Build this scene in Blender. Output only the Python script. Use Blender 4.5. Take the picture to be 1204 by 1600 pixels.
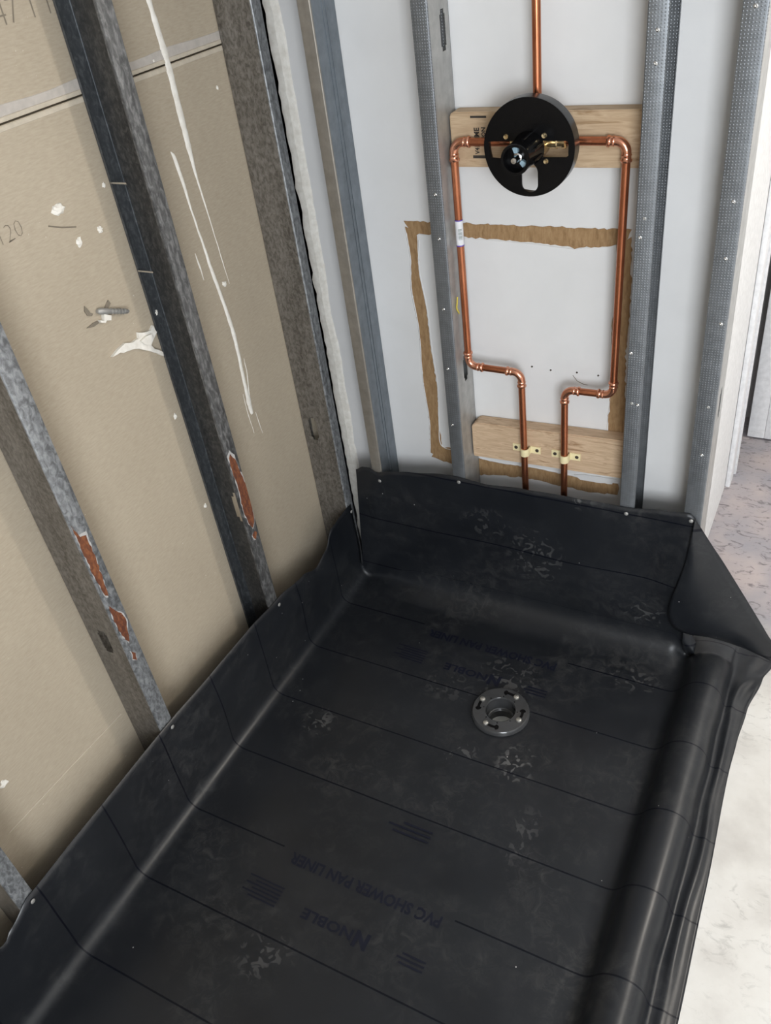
import bpy, bmesh, math, random
from mathutils import Vector, Matrix, noise

random.seed(7)
scene = bpy.context.scene
for o in list(bpy.data.objects):
    bpy.data.objects.remove(o, do_unlink=True)
COL = scene.collection

# ------------------------------------------------------------------ camera
cam_d = bpy.data.cameras.new('camera')
cam_d.sensor_fit = 'HORIZONTAL'
cam_d.sensor_width = 36.0
cam_d.lens = 1317.334 / 1204.0 * 36.0
cam_d.clip_start = 0.02
cam_d.clip_end = 50
cam = bpy.data.objects.new('camera', cam_d)
COL.objects.link(cam)
right = Vector((0.88215656, 0.45473734, -0.12253063))
down = Vector((0.19223508, -0.58519175, -0.78777934))
fwd = Vector((-0.42993659, 0.67139003, -0.60364721))
M = Matrix((right, -down, -fwd)).transposed().to_4x4()
M.translation = Vector((1.0969584, -1.53999101, 1.62740917))
cam.matrix_world = M
scene.camera = cam

# ------------------------------------------------------------------ world, lights, exposure
w = bpy.data.worlds.new('world')
scene.world = w
w.use_nodes = True
w.node_tree.nodes['Background'].inputs['Color'].default_value = (0.6, 0.7, 0.9, 1)
w.node_tree.nodes['Background'].inputs['Strength'].default_value = 0.0

WIN_C = Vector((2.05, -2.86, 1.50))      # daylight window behind the camera
LAMP_C = Vector((2.3, 0.45, 2.10))       # hanging bulb to the right of the frame
def area(name, loc, target, sx, sy, energy, color):
    d = bpy.data.lights.new(name, 'AREA')
    d.shape = 'RECTANGLE'; d.size = sx; d.size_y = sy
    d.energy = energy; d.color = color
    o = bpy.data.objects.new(name, d); COL.objects.link(o)
    o.location = loc
    o.rotation_euler = (Vector(target) - Vector(loc)).to_track_quat('-Z', 'Y').to_euler()
    return o
area('window_daylight', WIN_C, WIN_C + Vector((0, 1, 0)), 1.15, 1.15, 64, (0.90, 0.95, 1.0))
ld = bpy.data.lights.new('lamp_light', 'POINT')
ld.energy = 41; ld.color = (1.0, 0.93, 0.83); ld.shadow_soft_size = 0.055
lo = bpy.data.objects.new('lamp_light', ld); COL.objects.link(lo); lo.location = LAMP_C

vs = scene.view_settings
vs.view_transform = 'Standard'
vs.look = 'None'
vs.gamma = 1.0
vs.use_curve_mapping = False
vs.exposure = 0.35

# ------------------------------------------------------------------ material helpers
def new_mat(name):
    m = bpy.data.materials.new(name); m.use_nodes = True
    nt = m.node_tree
    b = nt.nodes['Principled BSDF']
    return m, nt, b
def node(nt, t, **kw):
    n = nt.nodes.new(t)
    for k, v in kw.items():
        if k.startswith('i_'):
            n.inputs[k[2:].replace('_', ' ')].default_value = v
        else:
            setattr(n, k, v)
    return n
def ramp(nt, src, stops, interp='LINEAR'):
    r = nt.nodes.new('ShaderNodeValToRGB')
    r.color_ramp.interpolation = interp
    els = r.color_ramp.elements
    while len(els) > 2: els.remove(els[-1])
    for i, (p, c) in enumerate(stops):
        if i < 2: e = els[i]; e.position = p
        else: e = els.new(p)
        e.color = c if len(c) == 4 else (*c, 1)
    nt.links.new(src, r.inputs['Fac'])
    return r
def coords(nt, scale=(1, 1, 1), kind='Object', rot=(0, 0, 0)):
    tc = nt.nodes.new('ShaderNodeTexCoord')
    mp = nt.nodes.new('ShaderNodeMapping')
    mp.inputs['Scale'].default_value = scale
    mp.inputs['Rotation'].default_value = rot
    nt.links.new(tc.outputs[kind], mp.inputs['Vector'])
    return mp.outputs['Vector']
def noise_tex(nt, vec, scale, detail=4, rough=0.55, dist=0.0):
    n = nt.nodes.new('ShaderNodeTexNoise')
    n.inputs['Scale'].default_value = scale
    n.inputs['Detail'].default_value = detail
    n.inputs['Roughness'].default_value = rough
    n.inputs['Distortion'].default_value = dist
    nt.links.new(vec, n.inputs['Vector'])
    return n.outputs['Fac']
def mix(nt, fac, a, b, blend='MIX'):
    n = nt.nodes.new('ShaderNodeMix'); n.data_type = 'RGBA'; n.blend_type = blend
    for sock, v in ((n.inputs[0], fac), (n.inputs[6], a), (n.inputs[7], b)):
        if hasattr(v, 'links') or isinstance(v, bpy.types.NodeSocket): nt.links.new(v, sock)
        elif isinstance(v, (int, float)): sock.default_value = v
        else: sock.default_value = v if len(v) == 4 else (*v, 1)
    return n.outputs[2]
def math_n(nt, op, a, b=None, c=None, clamp=False):
    n = nt.nodes.new('ShaderNodeMath'); n.operation = op; n.use_clamp = clamp
    for s, v in zip(n.inputs, (a, b, c)):
        if v is None: continue
        if isinstance(v, bpy.types.NodeSocket): nt.links.new(v, s)
        else: s.default_value = v
    return n.outputs[0]
def bump(nt, b, h, strength=0.3, dist=0.002):
    n = nt.nodes.new('ShaderNodeBump')
    n.inputs['Strength'].default_value = strength
    n.inputs['Distance'].default_value = dist
    nt.links.new(h, n.inputs['Height'])
    nt.links.new(n.outputs['Normal'], b.inputs['Normal'])
def plain(name, color, rough=0.5, metal=0.0, spec=0.5):
    m, nt, b = new_mat(name)
    v = coords(nt)
    n = noise_tex(nt, v, 60, 3)
    c = ramp(nt, n, [(0.3, tuple(x * 0.9 for x in color)), (0.7, tuple(min(1, x * 1.08) for x in color))])
    nt.links.new(c.outputs[0], b.inputs['Base Color'])
    b.inputs['Roughness'].default_value = rough
    b.inputs['Metallic'].default_value = metal
    b.inputs['Specular IOR Level'].default_value = spec
    return m

def mat_tan_board():
    m, nt, b = new_mat('tan_board_paper')
    v = coords(nt)
    big = noise_tex(nt, v, 2.2, 3)
    c = ramp(nt, big, [(0.3, (0.385, 0.325, 0.245)), (0.7, (0.44, 0.375, 0.285))])
    fib = noise_tex(nt, coords(nt, (1, 1, 6)), 55, 4, 0.6)
    c2 = mix(nt, 0.16, c.outputs[0], ramp(nt, fib, [(0.3, (0.25, 0.2, 0.14)), (0.7, (0.62, 0.56, 0.46))]).outputs[0])
    sp = noise_tex(nt, v, 130, 2, 0.5)
    msk = ramp(nt, sp, [(0.735, (0, 0, 0)), (0.755, (1, 1, 1))])
    cl = ramp(nt, noise_tex(nt, v, 7, 2), [(0.5, (0, 0, 0)), (0.62, (1, 1, 1))])
    mk = mix(nt, 1.0, msk.outputs[0], cl.outputs[0], 'MULTIPLY')
    c3 = mix(nt, mk, c2, (0.66, 0.62, 0.54))
    nt.links.new(c3, b.inputs['Base Color'])
    b.inputs['Roughness'].default_value = 0.75
    b.inputs['Specular IOR Level'].default_value = 0.25
    bump(nt, b, fib, 0.12, 0.001)
    return m
def mat_white_board():
    m, nt, b = new_mat('white_board_paper')
    v = coords(nt)
    n = noise_tex(nt, v, 5, 4)
    c = ramp(nt, n, [(0.3, (0.665, 0.66, 0.655)), (0.7, (0.725, 0.72, 0.715))])
    nt.links.new(c.outputs[0], b.inputs['Base Color'])
    b.inputs['Roughness'].default_value = 0.6
    b.inputs['Specular IOR Level'].default_value = 0.3
    bump(nt, b, noise_tex(nt, v, 40, 3), 0.06, 0.002)
    return m
def mat_torn():
    m, nt, b = new_mat('torn_brown_paper')
    v = coords(nt, (3.5, 1, 1))
    n = noise_tex(nt, v, 38, 5, 0.65, 0.4)
    c = ramp(nt, n, [(0.25, (0.205, 0.115, 0.05)), (0.5, (0.31, 0.19, 0.09)), (0.75, (0.40, 0.265, 0.14))])
    nt.links.new(c.outputs[0], b.inputs['Base Color'])
    b.inputs['Roughness'].default_value = 0.85
    bump(nt, b, n, 0.25, 0.001)
    return m
def mat_plaster():
    m, nt, b = new_mat('white_plaster')
    v = coords(nt)
    n = noise_tex(nt, v, 80, 5)
    c = ramp(nt, n, [(0.3, (0.70, 0.66, 0.59)), (0.7, (0.84, 0.81, 0.75))])
    nt.links.new(c.outputs[0], b.inputs['Base Color'])
    b.inputs['Roughness'].default_value = 0.85
    bump(nt, b, n, 0.4, 0.002)
    return m
def mat_spangle(name, dark, mid, light, sc, metal=0.45, rough=0.5, stretch=0.6):
    m, nt, b = new_mat(name)
    v = coords(nt, (1, 1, stretch))
    n1 = noise_tex(nt, v, sc, 4, 0.65, 0.6)
    n2 = noise_tex(nt, coords(nt, (1, 1, 0.12)), sc * 0.16, 3, 0.5)
    c = ramp(nt, n1, [(0.38, dark), (0.5, mid), (0.64, light)])
    c2 = mix(nt, 0.35, c.outputs[0], ramp(nt, n2, [(0.3, dark), (0.7, light)]).outputs[0])
    nt.links.new(c2, b.inputs['Base Color'])
    b.inputs['Metallic'].default_value = metal
    r = ramp(nt, n1, [(0.3, (rough - .12,) * 3), (0.7, (rough + .1,) * 3)])
    nt.links.new(r.outputs[0], b.inputs['Roughness'])
    bump(nt, b, n1, 0.1, 0.0006)
    return m
def mat_galv(name, col, dimple_axis=None, metal=0.7, rough=0.42):
    """newer zinc steel, optionally with rows of knurled dimples (fine relief)"""
    m, nt, b = new_mat(name)
    v = coords(nt)
    n = noise_tex(nt, v, 45, 4, 0.6)
    n2 = noise_tex(nt, coords(nt, (1, 1, 0.08)), 30, 3)
    d = tuple(x * 0.72 for x in col); l = tuple(min(1, x * 1.25) for x in col)
    c = mix(nt, 0.5, ramp(nt, n, [(0.3, d), (0.7, l)]).outputs[0], ramp(nt, n2, [(0.3, d), (0.7, l)]).outputs[0])
    b.inputs['Metallic'].default_value = metal
    b.inputs['Roughness'].default_value = rough
    if dimple_axis is not None:
        sep = nt.nodes.new('ShaderNodeSeparateXYZ')
        tc = nt.nodes.new('ShaderNodeTexCoord')
        nt.links.new(tc.outputs['Object'], sep.inputs[0])
        k = 2 * math.pi
        a = math_n(nt, 'SINE', math_n(nt, 'MULTIPLY', sep.outputs[dimple_axis], k / 0.0052))
        z = math_n(nt, 'SINE', math_n(nt, 'MULTIPLY', sep.outputs[2], k / 0.0052))
        h = math_n(nt, 'MULTIPLY', math_n(nt, 'MAXIMUM', a, 0.0), math_n(nt, 'MAXIMUM', z, 0.0))
        band = ramp(nt, noise_tex(nt, coords(nt, (0, 0, 1)), 3.0, 1), [(0.35, (0.35, 0.35, 0.35)), (0.6, (1, 1, 1))])
        hh = math_n(nt, 'MULTIPLY', h, band.outputs[0])
        c = mix(nt, math_n(nt, 'MULTIPLY', hh, 0.5), c, tuple(min(1, x * 1.7) for x in col))
        bump(nt, b, hh, 0.7, 0.0009)
    nt.links.new(c, b.inputs['Base Color'])
    return m
def mat_wood(name, light, dark, sc=9):
    m, nt, b = new_mat(name)
    v = coords(nt, (0.9, 6, 7))
    n = noise_tex(nt, v, sc, 5, 0.6, 0.9)
    c = ramp(nt, n, [(0.30, dark), (0.46, light), (0.56, tuple((a + 2 * bb) / 3 for a, bb in zip(dark, light))), (0.72, light)])
    f = noise_tex(nt, coords(nt, (2, 40, 40)), 6, 3)
    c2 = mix(nt, 0.2, c.outputs[0], ramp(nt, f, [(0.3, dark), (0.7, light)]).outputs[0])
    nt.links.new(c2, b.inputs['Base Color'])
    b.inputs['Roughness'].default_value = 0.65
    b.inputs['Specular IOR Level'].default_value = 0.3
    bump(nt, b, f, 0.12, 0.001)
    return m
def mat_copper(name, c0, c1, rough):
    m, nt, b = new_mat(name)
    v = coords(nt, (1, 1, 0.3))
    n = noise_tex(nt, v, 30, 4, 0.6)
    c = ramp(nt, n, [(0.3, c0), (0.7, c1)])
    nt.links.new(c.outputs[0], b.inputs['Base Color'])
    b.inputs['Metallic'].default_value = 0.92
    b.inputs['Roughness'].default_value = rough
    return m
def mat_concrete():
    m, nt, b = new_mat('concrete_slab')
    v = coords(nt)
    n1 = noise_tex(nt, v, 5.5, 6, 0.6)
    c = ramp(nt, n1, [(0.3, (0.52, 0.495, 0.465)), (0.5, (0.64, 0.62, 0.585)), (0.72, (0.71, 0.695, 0.665))])
    n2 = noise_tex(nt, coords(nt, (1, 1.9, 1)), 24, 6, 0.7, 1.2)
    zone = ramp(nt, noise_tex(nt, v, 3.0, 3), [(0.42, (0, 0, 0)), (0.62, (1, 1, 1))])
    scuff = ramp(nt, n2, [(0.54, (0, 0, 0)), (0.64, (1, 1, 1))])
    # the slab beyond the doorway end is darker, more scuffed and pinkish grey than the near part
    sep = nt.nodes.new('ShaderNodeSeparateXYZ')
    tc = nt.nodes.new('ShaderNodeTexCoord'); nt.links.new(tc.outputs['Object'], sep.inputs[0])
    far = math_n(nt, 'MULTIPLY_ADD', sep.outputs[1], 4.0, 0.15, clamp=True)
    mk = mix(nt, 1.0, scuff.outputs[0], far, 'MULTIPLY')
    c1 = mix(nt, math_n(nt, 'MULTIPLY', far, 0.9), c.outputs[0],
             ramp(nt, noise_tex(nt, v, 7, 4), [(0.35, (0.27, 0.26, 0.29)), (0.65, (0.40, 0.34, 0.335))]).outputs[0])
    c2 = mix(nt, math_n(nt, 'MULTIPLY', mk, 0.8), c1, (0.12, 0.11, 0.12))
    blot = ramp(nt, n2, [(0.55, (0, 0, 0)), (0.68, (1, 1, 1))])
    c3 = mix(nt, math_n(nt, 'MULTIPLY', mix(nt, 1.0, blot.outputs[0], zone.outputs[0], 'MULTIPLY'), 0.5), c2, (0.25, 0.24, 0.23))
    nt.links.new(c3, b.inputs['Base Color'])
    b.inputs['Roughness'].default_value = 0.8
    b.inputs['Specular IOR Level'].default_value = 0.25
    bump(nt, b, n2, 0.12, 0.002)
    return m
def mat_liner():
    m, nt, b = new_mat('charcoal_liner_vinyl')
    tc = nt.nodes.new('ShaderNodeTexCoord')
    uv = nt.nodes.new('ShaderNodeSeparateXYZ'); nt.links.new(tc.outputs['UV'], uv.inputs[0])
    v = coords(nt)
    base = ramp(nt, noise_tex(nt, v, 6, 4), [(0.3, (0.0075, 0.0088, 0.0115)), (0.7, (0.0105, 0.0122, 0.0155))])
    # scuffed dust film
    d1 = noise_tex(nt, v, 4.2, 4, 0.6)
    d2 = noise_tex(nt, v, 34, 6, 0.75, 1.0)
    z1 = ramp(nt, d1, [(0.42, (0, 0, 0)), (0.66, (1, 1, 1))])
    z2 = ramp(nt, d2, [(0.46, (0, 0, 0)), (0.74, (1, 1, 1))])
    dust = mix(nt, 1.0, z1.outputs[0], z2.outputs[0], 'MULTIPLY')
    c = mix(nt, math_n(nt, 'MULTIPLY', dust, 0.7), base.outputs[0], (0.058, 0.058, 0.057))
    haze = ramp(nt, noise_tex(nt, v, 3.0, 3), [(0.4, (0, 0, 0)), (0.75, (1, 1, 1))])
    c = mix(nt, math_n(nt, 'MULTIPLY', haze.outputs[0], 0.22), c, (0.027, 0.0285, 0.031))
    # boot prints: worm-like tread marks in a few places (given by position on the floor)
    sepo = nt.nodes.new('ShaderNodeSeparateXYZ'); nt.links.new(tc.outputs['Object'], sepo.inputs[0])
    tread = ramp(nt, noise_tex(nt, v, 42, 1, 0.4, 1.6), [(0.575, (0, 0, 0)), (0.625, (1, 1, 1))])
    tot = None
    for (x, y, z, rx, ry, s) in [(0.645, -0.455, -0.01, .052, .06, 1.0), (0.515, -0.475, -0.01, .05, .05, .6),
                                 (0.16, -0.52, -0.01, .05, .05, .55), (0.72, -0.62, -0.01, .04, .09, .35),
                                 (0.54, -0.01, 0.21, .09, .10, .5), (0.41, -0.01, 0.28, .08, .06, .3),
                                 (0.82, -0.02, 0.09, .08, .05, .5), (0.35, -1.05, -0.01, .07, .06, .4)]:
        dx = math_n(nt, 'DIVIDE', math_n(nt, 'SUBTRACT', sepo.outputs[0], x), rx)
        dy = math_n(nt, 'DIVIDE', math_n(nt, 'SUBTRACT', math_n(nt, 'SUBTRACT', sepo.outputs[1], sepo.outputs[2]), y - z), ry)
        d = math_n(nt, 'ADD', math_n(nt, 'MULTIPLY', dx, dx), math_n(nt, 'MULTIPLY', dy, dy))
        f = math_n(nt, 'MULTIPLY', math_n(nt, 'SUBTRACT', 1.0, d, clamp=True), s)
        tot = f if tot is None else math_n(nt, 'MAXIMUM', tot, f)
    c = mix(nt, math_n(nt, 'MULTIPLY', tread.outputs[0], tot), c, (0.10, 0.10, 0.10))
    # white crumbs
    vo = nt.nodes.new('ShaderNodeTexVoronoi'); vo.inputs['Scale'].default_value = 21
    nt.links.new(v, vo.inputs['Vector'])
    cr = math_n(nt, 'LESS_THAN', vo.outputs['Distance'], 0.028)
    sel = math_n(nt, 'GREATER_THAN', noise_tex(nt, v, 9, 1), 0.47)
    c = mix(nt, math_n(nt, 'MULTIPLY', cr, sel), c, (0.45, 0.44, 0.42))
    # printed dark blue guide lines every 178 mm along the sheet
    t = math_n(nt, 'DIVIDE', math_n(nt, 'ADD', uv.outputs[1], 0.128 + 17.8 + 0.0015), 0.178)
    fr = math_n(nt, 'FRACT', t)
    ln = math_n(nt, 'LESS_THAN', fr, 0.019)
    # the line is broken where the name is printed over it (every fourth line)
    f4 = math_n(nt, 'FRACT', math_n(nt, 'DIVIDE', t, 4.0))
    named = math_n(nt, 'LESS_THAN', math_n(nt, 'ABSOLUTE', math_n(nt, 'SUBTRACT', f4, 0.002)), 0.02)
    inx = math_n(nt, 'LESS_THAN', math_n(nt, 'ABSOLUTE', math_n(nt, 'SUBTRACT', sepo.outputs[0], 0.462)), 0.20)
    gap = math_n(nt, 'SUBTRACT', 1.0, math_n(nt, 'MULTIPLY', named, inx))
    ln = math_n(nt, 'MULTIPLY', ln, gap)
    c = mix(nt, math_n(nt, 'MULTIPLY', ln, 0.8), c, (0.0012, 0.0016, 0.006))
    nt.links.new(c, b.inputs['Base Color'])
    rr = ramp(nt, d1, [(0.3, (0.29,) * 3), (0.7, (0.42,) * 3)])
    nt.links.new(rr.outputs[0], b.inputs['Roughness'])
    sp = mix(nt, ln, (0.42, 0.42, 0.42), (0.22, 0.22, 0.22)); nt.links.new(sp, b.inputs['Specular IOR Level'])
    bump(nt, b, noise_tex(nt, v, 160, 3), 0.05, 0.0006)
    return m

MT = dict(
    tan=mat_tan_board(), white=mat_white_board(), torn=mat_torn(), plaster=mat_plaster(),
    old=mat_spangle('old_speckled_steel', (0.075, 0.066, 0.055), (0.17, 0.155, 0.135), (0.27, 0.25, 0.225), 150),
    oldfl=mat_spangle('old_zinc_flange', (0.12, 0.125, 0.13), (0.27, 0.285, 0.30), (0.46, 0.475, 0.49), 110, 0.55, 0.45),
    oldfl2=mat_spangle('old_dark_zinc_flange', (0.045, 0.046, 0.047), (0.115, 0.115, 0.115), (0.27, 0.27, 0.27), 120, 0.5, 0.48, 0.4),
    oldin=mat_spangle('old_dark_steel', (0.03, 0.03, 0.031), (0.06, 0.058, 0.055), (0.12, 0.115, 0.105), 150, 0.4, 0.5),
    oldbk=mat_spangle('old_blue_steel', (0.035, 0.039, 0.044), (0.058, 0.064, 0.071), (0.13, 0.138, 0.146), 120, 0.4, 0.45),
    galv=mat_galv('zinc_steel_smooth', (0.40, 0.395, 0.38), None, 0.55, 0.45),
    galvx=mat_galv('zinc_steel_knurled', (0.205, 0.218, 0.232), 0, 0.65, 0.42),
    galvb=mat_galv('zinc_steel_blue', (0.20, 0.225, 0.25), None, 0.7, 0.38),
    galvt=mat_galv('zinc_steel_tan_reflection', (0.30, 0.275, 0.24), None, 0.5, 0.42),  # brown tone stands in for the tan boards reflected in the zinc
    rust=mat_spangle('orange_rust', (0.075, 0.021, 0.010), (0.15, 0.045, 0.018), (0.26, 0.095, 0.035), 130, 0.0, 0.85),
    rustrim=plain('white_zinc_bloom', (0.42, 0.41, 0.40), 0.8),
    wood=mat_wood('pine_block', (0.55, 0.41, 0.27), (0.27, 0.165, 0.08)),
    wood2=mat_wood('streaked_pine_block', (0.63, 0.465, 0.315), (0.25, 0.145, 0.07), 11),
    ink=plain('black_stamp_ink', (0.035, 0.028, 0.022), 0.8),
    inkgrey=plain('grey_print_ink', (0.20, 0.17, 0.13), 0.9),
    inkblue=plain('blue_print_ink', (0.0050, 0.0062, 0.0155), 0.45, 0, 0.33),
    copper=mat_copper('copper_pipe', (0.40, 0.130, 0.062), (0.56, 0.215, 0.112), 0.27),
    copper2=mat_copper('polished_copper_fitting', (0.62, 0.26, 0.155), (0.76, 0.37, 0.245), 0.18),
    brass=mat_copper('brass', (0.62, 0.46, 0.24), (0.75, 0.60, 0.36), 0.22),
    black=plain('black_plastic', (0.0035, 0.0035, 0.004), 0.24, 0, 0.17),
    blackrim=plain('black_plastic_rim', (0.010, 0.011, 0.012), 0.26, 0, 0.5),
    chrome=plain('bright_steel', (0.72, 0.72, 0.72), 0.2, 1.0),
    darkmetal=plain('dark_screw', (0.09, 0.075, 0.06), 0.45, 0.6),
    yellow=plain('pale_yellow_plastic', (0.80, 0.70, 0.42), 0.4),
    wire=plain('yellow_wire', (0.65, 0.52, 0.06), 0.4),
    sticker=plain('white_sticker', (0.72, 0.72, 0.74), 0.5),
    purple=plain('purple_print', (0.12, 0.07, 0.36), 0.5),
    greenprint=plain('grey_green_print', (0.25, 0.29, 0.27), 0.5),
    greydk=plain('drain_dark_plastic', (0.045, 0.046, 0.048), 0.16),
    glossgrey=plain('drain_bolt_steel', (0.55, 0.54, 0.50), 0.3, 0.8),
    drainlight=plain('pale_drain_pipe', (0.62, 0.62, 0.58), 0.5),
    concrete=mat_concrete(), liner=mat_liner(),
    paint=plain('white_paint', (0.74, 0.74, 0.75), 0.45),
    wallpaint=plain('off_white_wall', (0.66, 0.66, 0.66), 0.7),
    brown=plain('dark_gap_brown', (0.045, 0.028, 0.020), 0.6),  # dark tone painted for the unlit gap beside the door
    tape=plain('pale_board_edge', (0.47, 0.43, 0.39), 0.6),
    beige=plain('beige_board_lip', (0.52, 0.46, 0.37), 0.7),
    lamp=None,
)
m, nt, b = new_mat('lit_bulb_glass')
b.inputs['Emission Color'].default_value = (1, 0.92, 0.8, 1); b.inputs['Emission Strength'].default_value = 6
MT['lamp'] = m

# ------------------------------------------------------------------ geometry helpers
def mesh_obj(name, verts, faces, mat, parent=None, smooth=False, uvs=None):
    """verts in world coordinates; stored relative to the parent's base point"""
    off = Vector((0, 0, 0))
    p = parent
    while p is not None:
        off += Vector(p.location); p = p.parent
    me = bpy.data.meshes.new(name)
    me.from_pydata([tuple(Vector(v) - off) for v in verts], [], faces)
    bm = bmesh.new(); bm.from_mesh(me)
    if uvs is None:
        bmesh.ops.recalc_face_normals(bm, faces=bm.faces)
    bm.to_mesh(me); bm.free()
    if uvs is not None:
        ul = me.uv_layers.new(name='UVMap')
        for li, l in enumerate(me.loops):
            ul.data[li].uv = uvs[l.vertex_index]
    for pl in me.polygons: pl.use_smooth = smooth
    me.materials.append(mat)
    o = bpy.data.objects.new(name, me); COL.objects.link(o)
    if parent is not None: o.parent = parent
    return o
def empty(name, loc):
    o = bpy.data.objects.new(name, None); COL.objects.link(o); o.location = loc
    o.empty_display_size = 0.05
    return o
def tag(o, label, cat, group=None):
    o['label'] = label; o['category'] = cat
    if group: o['group'] = group
    return o
def structure(o): o['kind'] = 'structure'; return o
def box_vf(x0, x1, y0, y1, z0, z1, V=None, F=None):
    V = [] if V is None else V; F = [] if F is None else F
    n = len(V)
    V += [(x0, y0, z0), (x1, y0, z0), (x1, y1, z0), (x0, y1, z0), (x0, y0, z1), (x1, y0, z1), (x1, y1, z1), (x0, y1, z1)]
    F += [tuple(n + i for i in f) for f in ((0, 3, 2, 1), (4, 5, 6, 7), (0, 1, 5, 4), (1, 2, 6, 5), (2, 3, 7, 6), (3, 0, 4, 7))]
    return V, F
def box(name, x0, x1, y0, y1, z0, z1, mat, parent=None, bev=0.0, seg=2):
    V, F = box_vf(x0, x1, y0, y1, z0, z1)
    o = mesh_obj(name, V, F, mat, parent)
    if bev:
        bm = bmesh.new(); bm.from_mesh(o.data)
        bmesh.ops.bevel(bm, geom=bm.edges[:], offset=bev, segments=seg, affect='EDGES', profile=0.6)
        bm.to_mesh(o.data); bm.free()
        for p in o.data.polygons: p.use_smooth = True
        o.data.set_sharp_from_angle(angle=math.radians(50))
    return o
def sweep_vf(path, radii, n=16, cap=True):
    pts = [Vector(p) for p in path]
    if isinstance(radii, (int, float)): radii = [radii] * len(pts)
    V, F = [], []
    t0 = (pts[1] - pts[0]).normalized()
    a = Vector((0, 1, 0)) if abs(t0.y) < 0.9 else Vector((1, 0, 0))
    nrm = t0.cross(a).normalized()
    for i, p in enumerate(pts):
        if i == 0: t = t0
        elif i == len(pts) - 1: t = (pts[i] - pts[i - 1]).normalized()
        else:
            t = (pts[i + 1] - pts[i - 1])
            t = t.normalized() if t.length > 1e-9 else (pts[i] - pts[i-1]).normalized()
        nrm = (nrm - t * nrm.dot(t)).normalized()
        bi = t.cross(nrm)
        for k in range(n):
            an = 2 * math.pi * k / n
            V.append(tuple(p + (nrm * math.cos(an) + bi * math.sin(an)) * radii[i]))
    for i in range(len(pts) - 1):
        for k in range(n):
            F.append((i * n + k, i * n + (k + 1) % n, (i + 1) * n + (k + 1) % n, (i + 1) * n + k))
    if cap:
        F.append(tuple(range(n - 1, -1, -1))); F.append(tuple((len(pts) - 1) * n + k for k in range(n)))
    return V, F
def sweep(name, path, radii, mat, parent=None, n=16):
    V, F = sweep_vf(path, radii, n)
    o = mesh_obj(name, V, F, mat, parent, smooth=True)
    o.data.set_sharp_from_angle(angle=math.radians(55))
    return o
def lathe(name, prof, origin, axis, mat, parent=None, n=40, closed=False):
    """prof: list of (r, h) with h along axis"""
    ax = Vector(axis).normalized()
    a = Vector((0, 0, 1)) if abs(ax.z) < 0.9 else Vector((1, 0, 0))
    u = ax.cross(a).normalized(); w_ = ax.cross(u)
    V, F = [], []
    O = Vector(origin)
    for (r, h) in prof:
        for k in range(n):
            an = 2 * math.pi * k / n
            V.append(tuple(O + ax * h + (u * math.cos(an) + w_ * math.sin(an)) * max(r, 1e-5)))
    m_ = len(prof)
    for i in range(m_ - 1 if not closed else m_):
        j = (i + 1) % m_
        for k in range(n):
            F.append((i * n + k, i * n + (k + 1) % n, j * n + (k + 1) % n, j * n + k))
    o = mesh_obj(name, V, F, mat, parent, smooth=True)
    o.data.set_sharp_from_angle(angle=math.radians(40))
    return o
def crom(pts, per=4):
    """Catmull-Rom through tuples"""
    P = [Vector(p) if len(p) == 3 else Vector((p[0], p[1], 0)) for p in pts]
    out = []
    for i in range(len(P) - 1):
        p0 = P[max(i - 1, 0)]; p1 = P[i]; p2 = P[i + 1]; p3 = P[min(i + 2, len(P) - 1)]
        for k in range(per):
            t = k / per
            out.append(0.5 * ((2 * p1) + (p2 - p0) * t + (2 * p0 - 5 * p1 + 4 * p2 - p3) * t * t + (3 * p1 - p0 - 3 * p2 + p3) * t ** 3))
    out.append(P[-1])
    return out
def interp(tab, x):
    if x <= tab[0][0]: return tab[0][1]
    for (a, va), (b_, vb) in zip(tab, tab[1:]):
        if x <= b_:
            t = (x - a) / (b_ - a); t = t * t * (3 - 2 * t)
            return va + (vb - va) * t
    return tab[-1][1]
def sstep(a, b_, x):
    t = max(0, min(1, (x - a) / (b_ - a))); return t * t * (3 - 2 * t)
def sheet_patch(name, outline, frame, thick, mat, parent=None, rag=0.0, seed=0, sub=1):
    """flat irregular piece: outline (a,b) points; frame(a,b,h)->world; top lifted by thick"""
    rnd = random.Random(seed)
    pts = []
    for i, (a, b_) in enumerate(outline):
        a2, b2 = outline[(i + 1) % len(outline)]
        L = math.hypot(a2 - a, b2 - b_)
        k = max(1, int(L / 0.008)) if rag else sub
        for q in range(k):
            t = q / k
            pts.append((a + (a2 - a) * t + rnd.uniform(-rag, rag), b_ + (b2 - b_) * t + rnd.uniform(-rag, rag)))
    n = len(pts)
    V = [frame(a, b_, 0) for a, b_ in pts] + [frame(a, b_, thick) for a, b_ in pts]
    F = [tuple(range(n - 1, -1, -1)), tuple(range(n, 2 * n))]
    for i in range(n): F.append((i, (i + 1) % n, n + (i + 1) % n, n + i))
    o = mesh_obj(name, V, F, mat, parent)
    bm = bmesh.new(); bm.from_mesh(o.data)
    bmesh.ops.triangulate(bm, faces=[f for f in bm.faces if len(f.verts) > 4])
    bm.to_mesh(o.data); bm.free()
    return o
_dg = None
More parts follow.
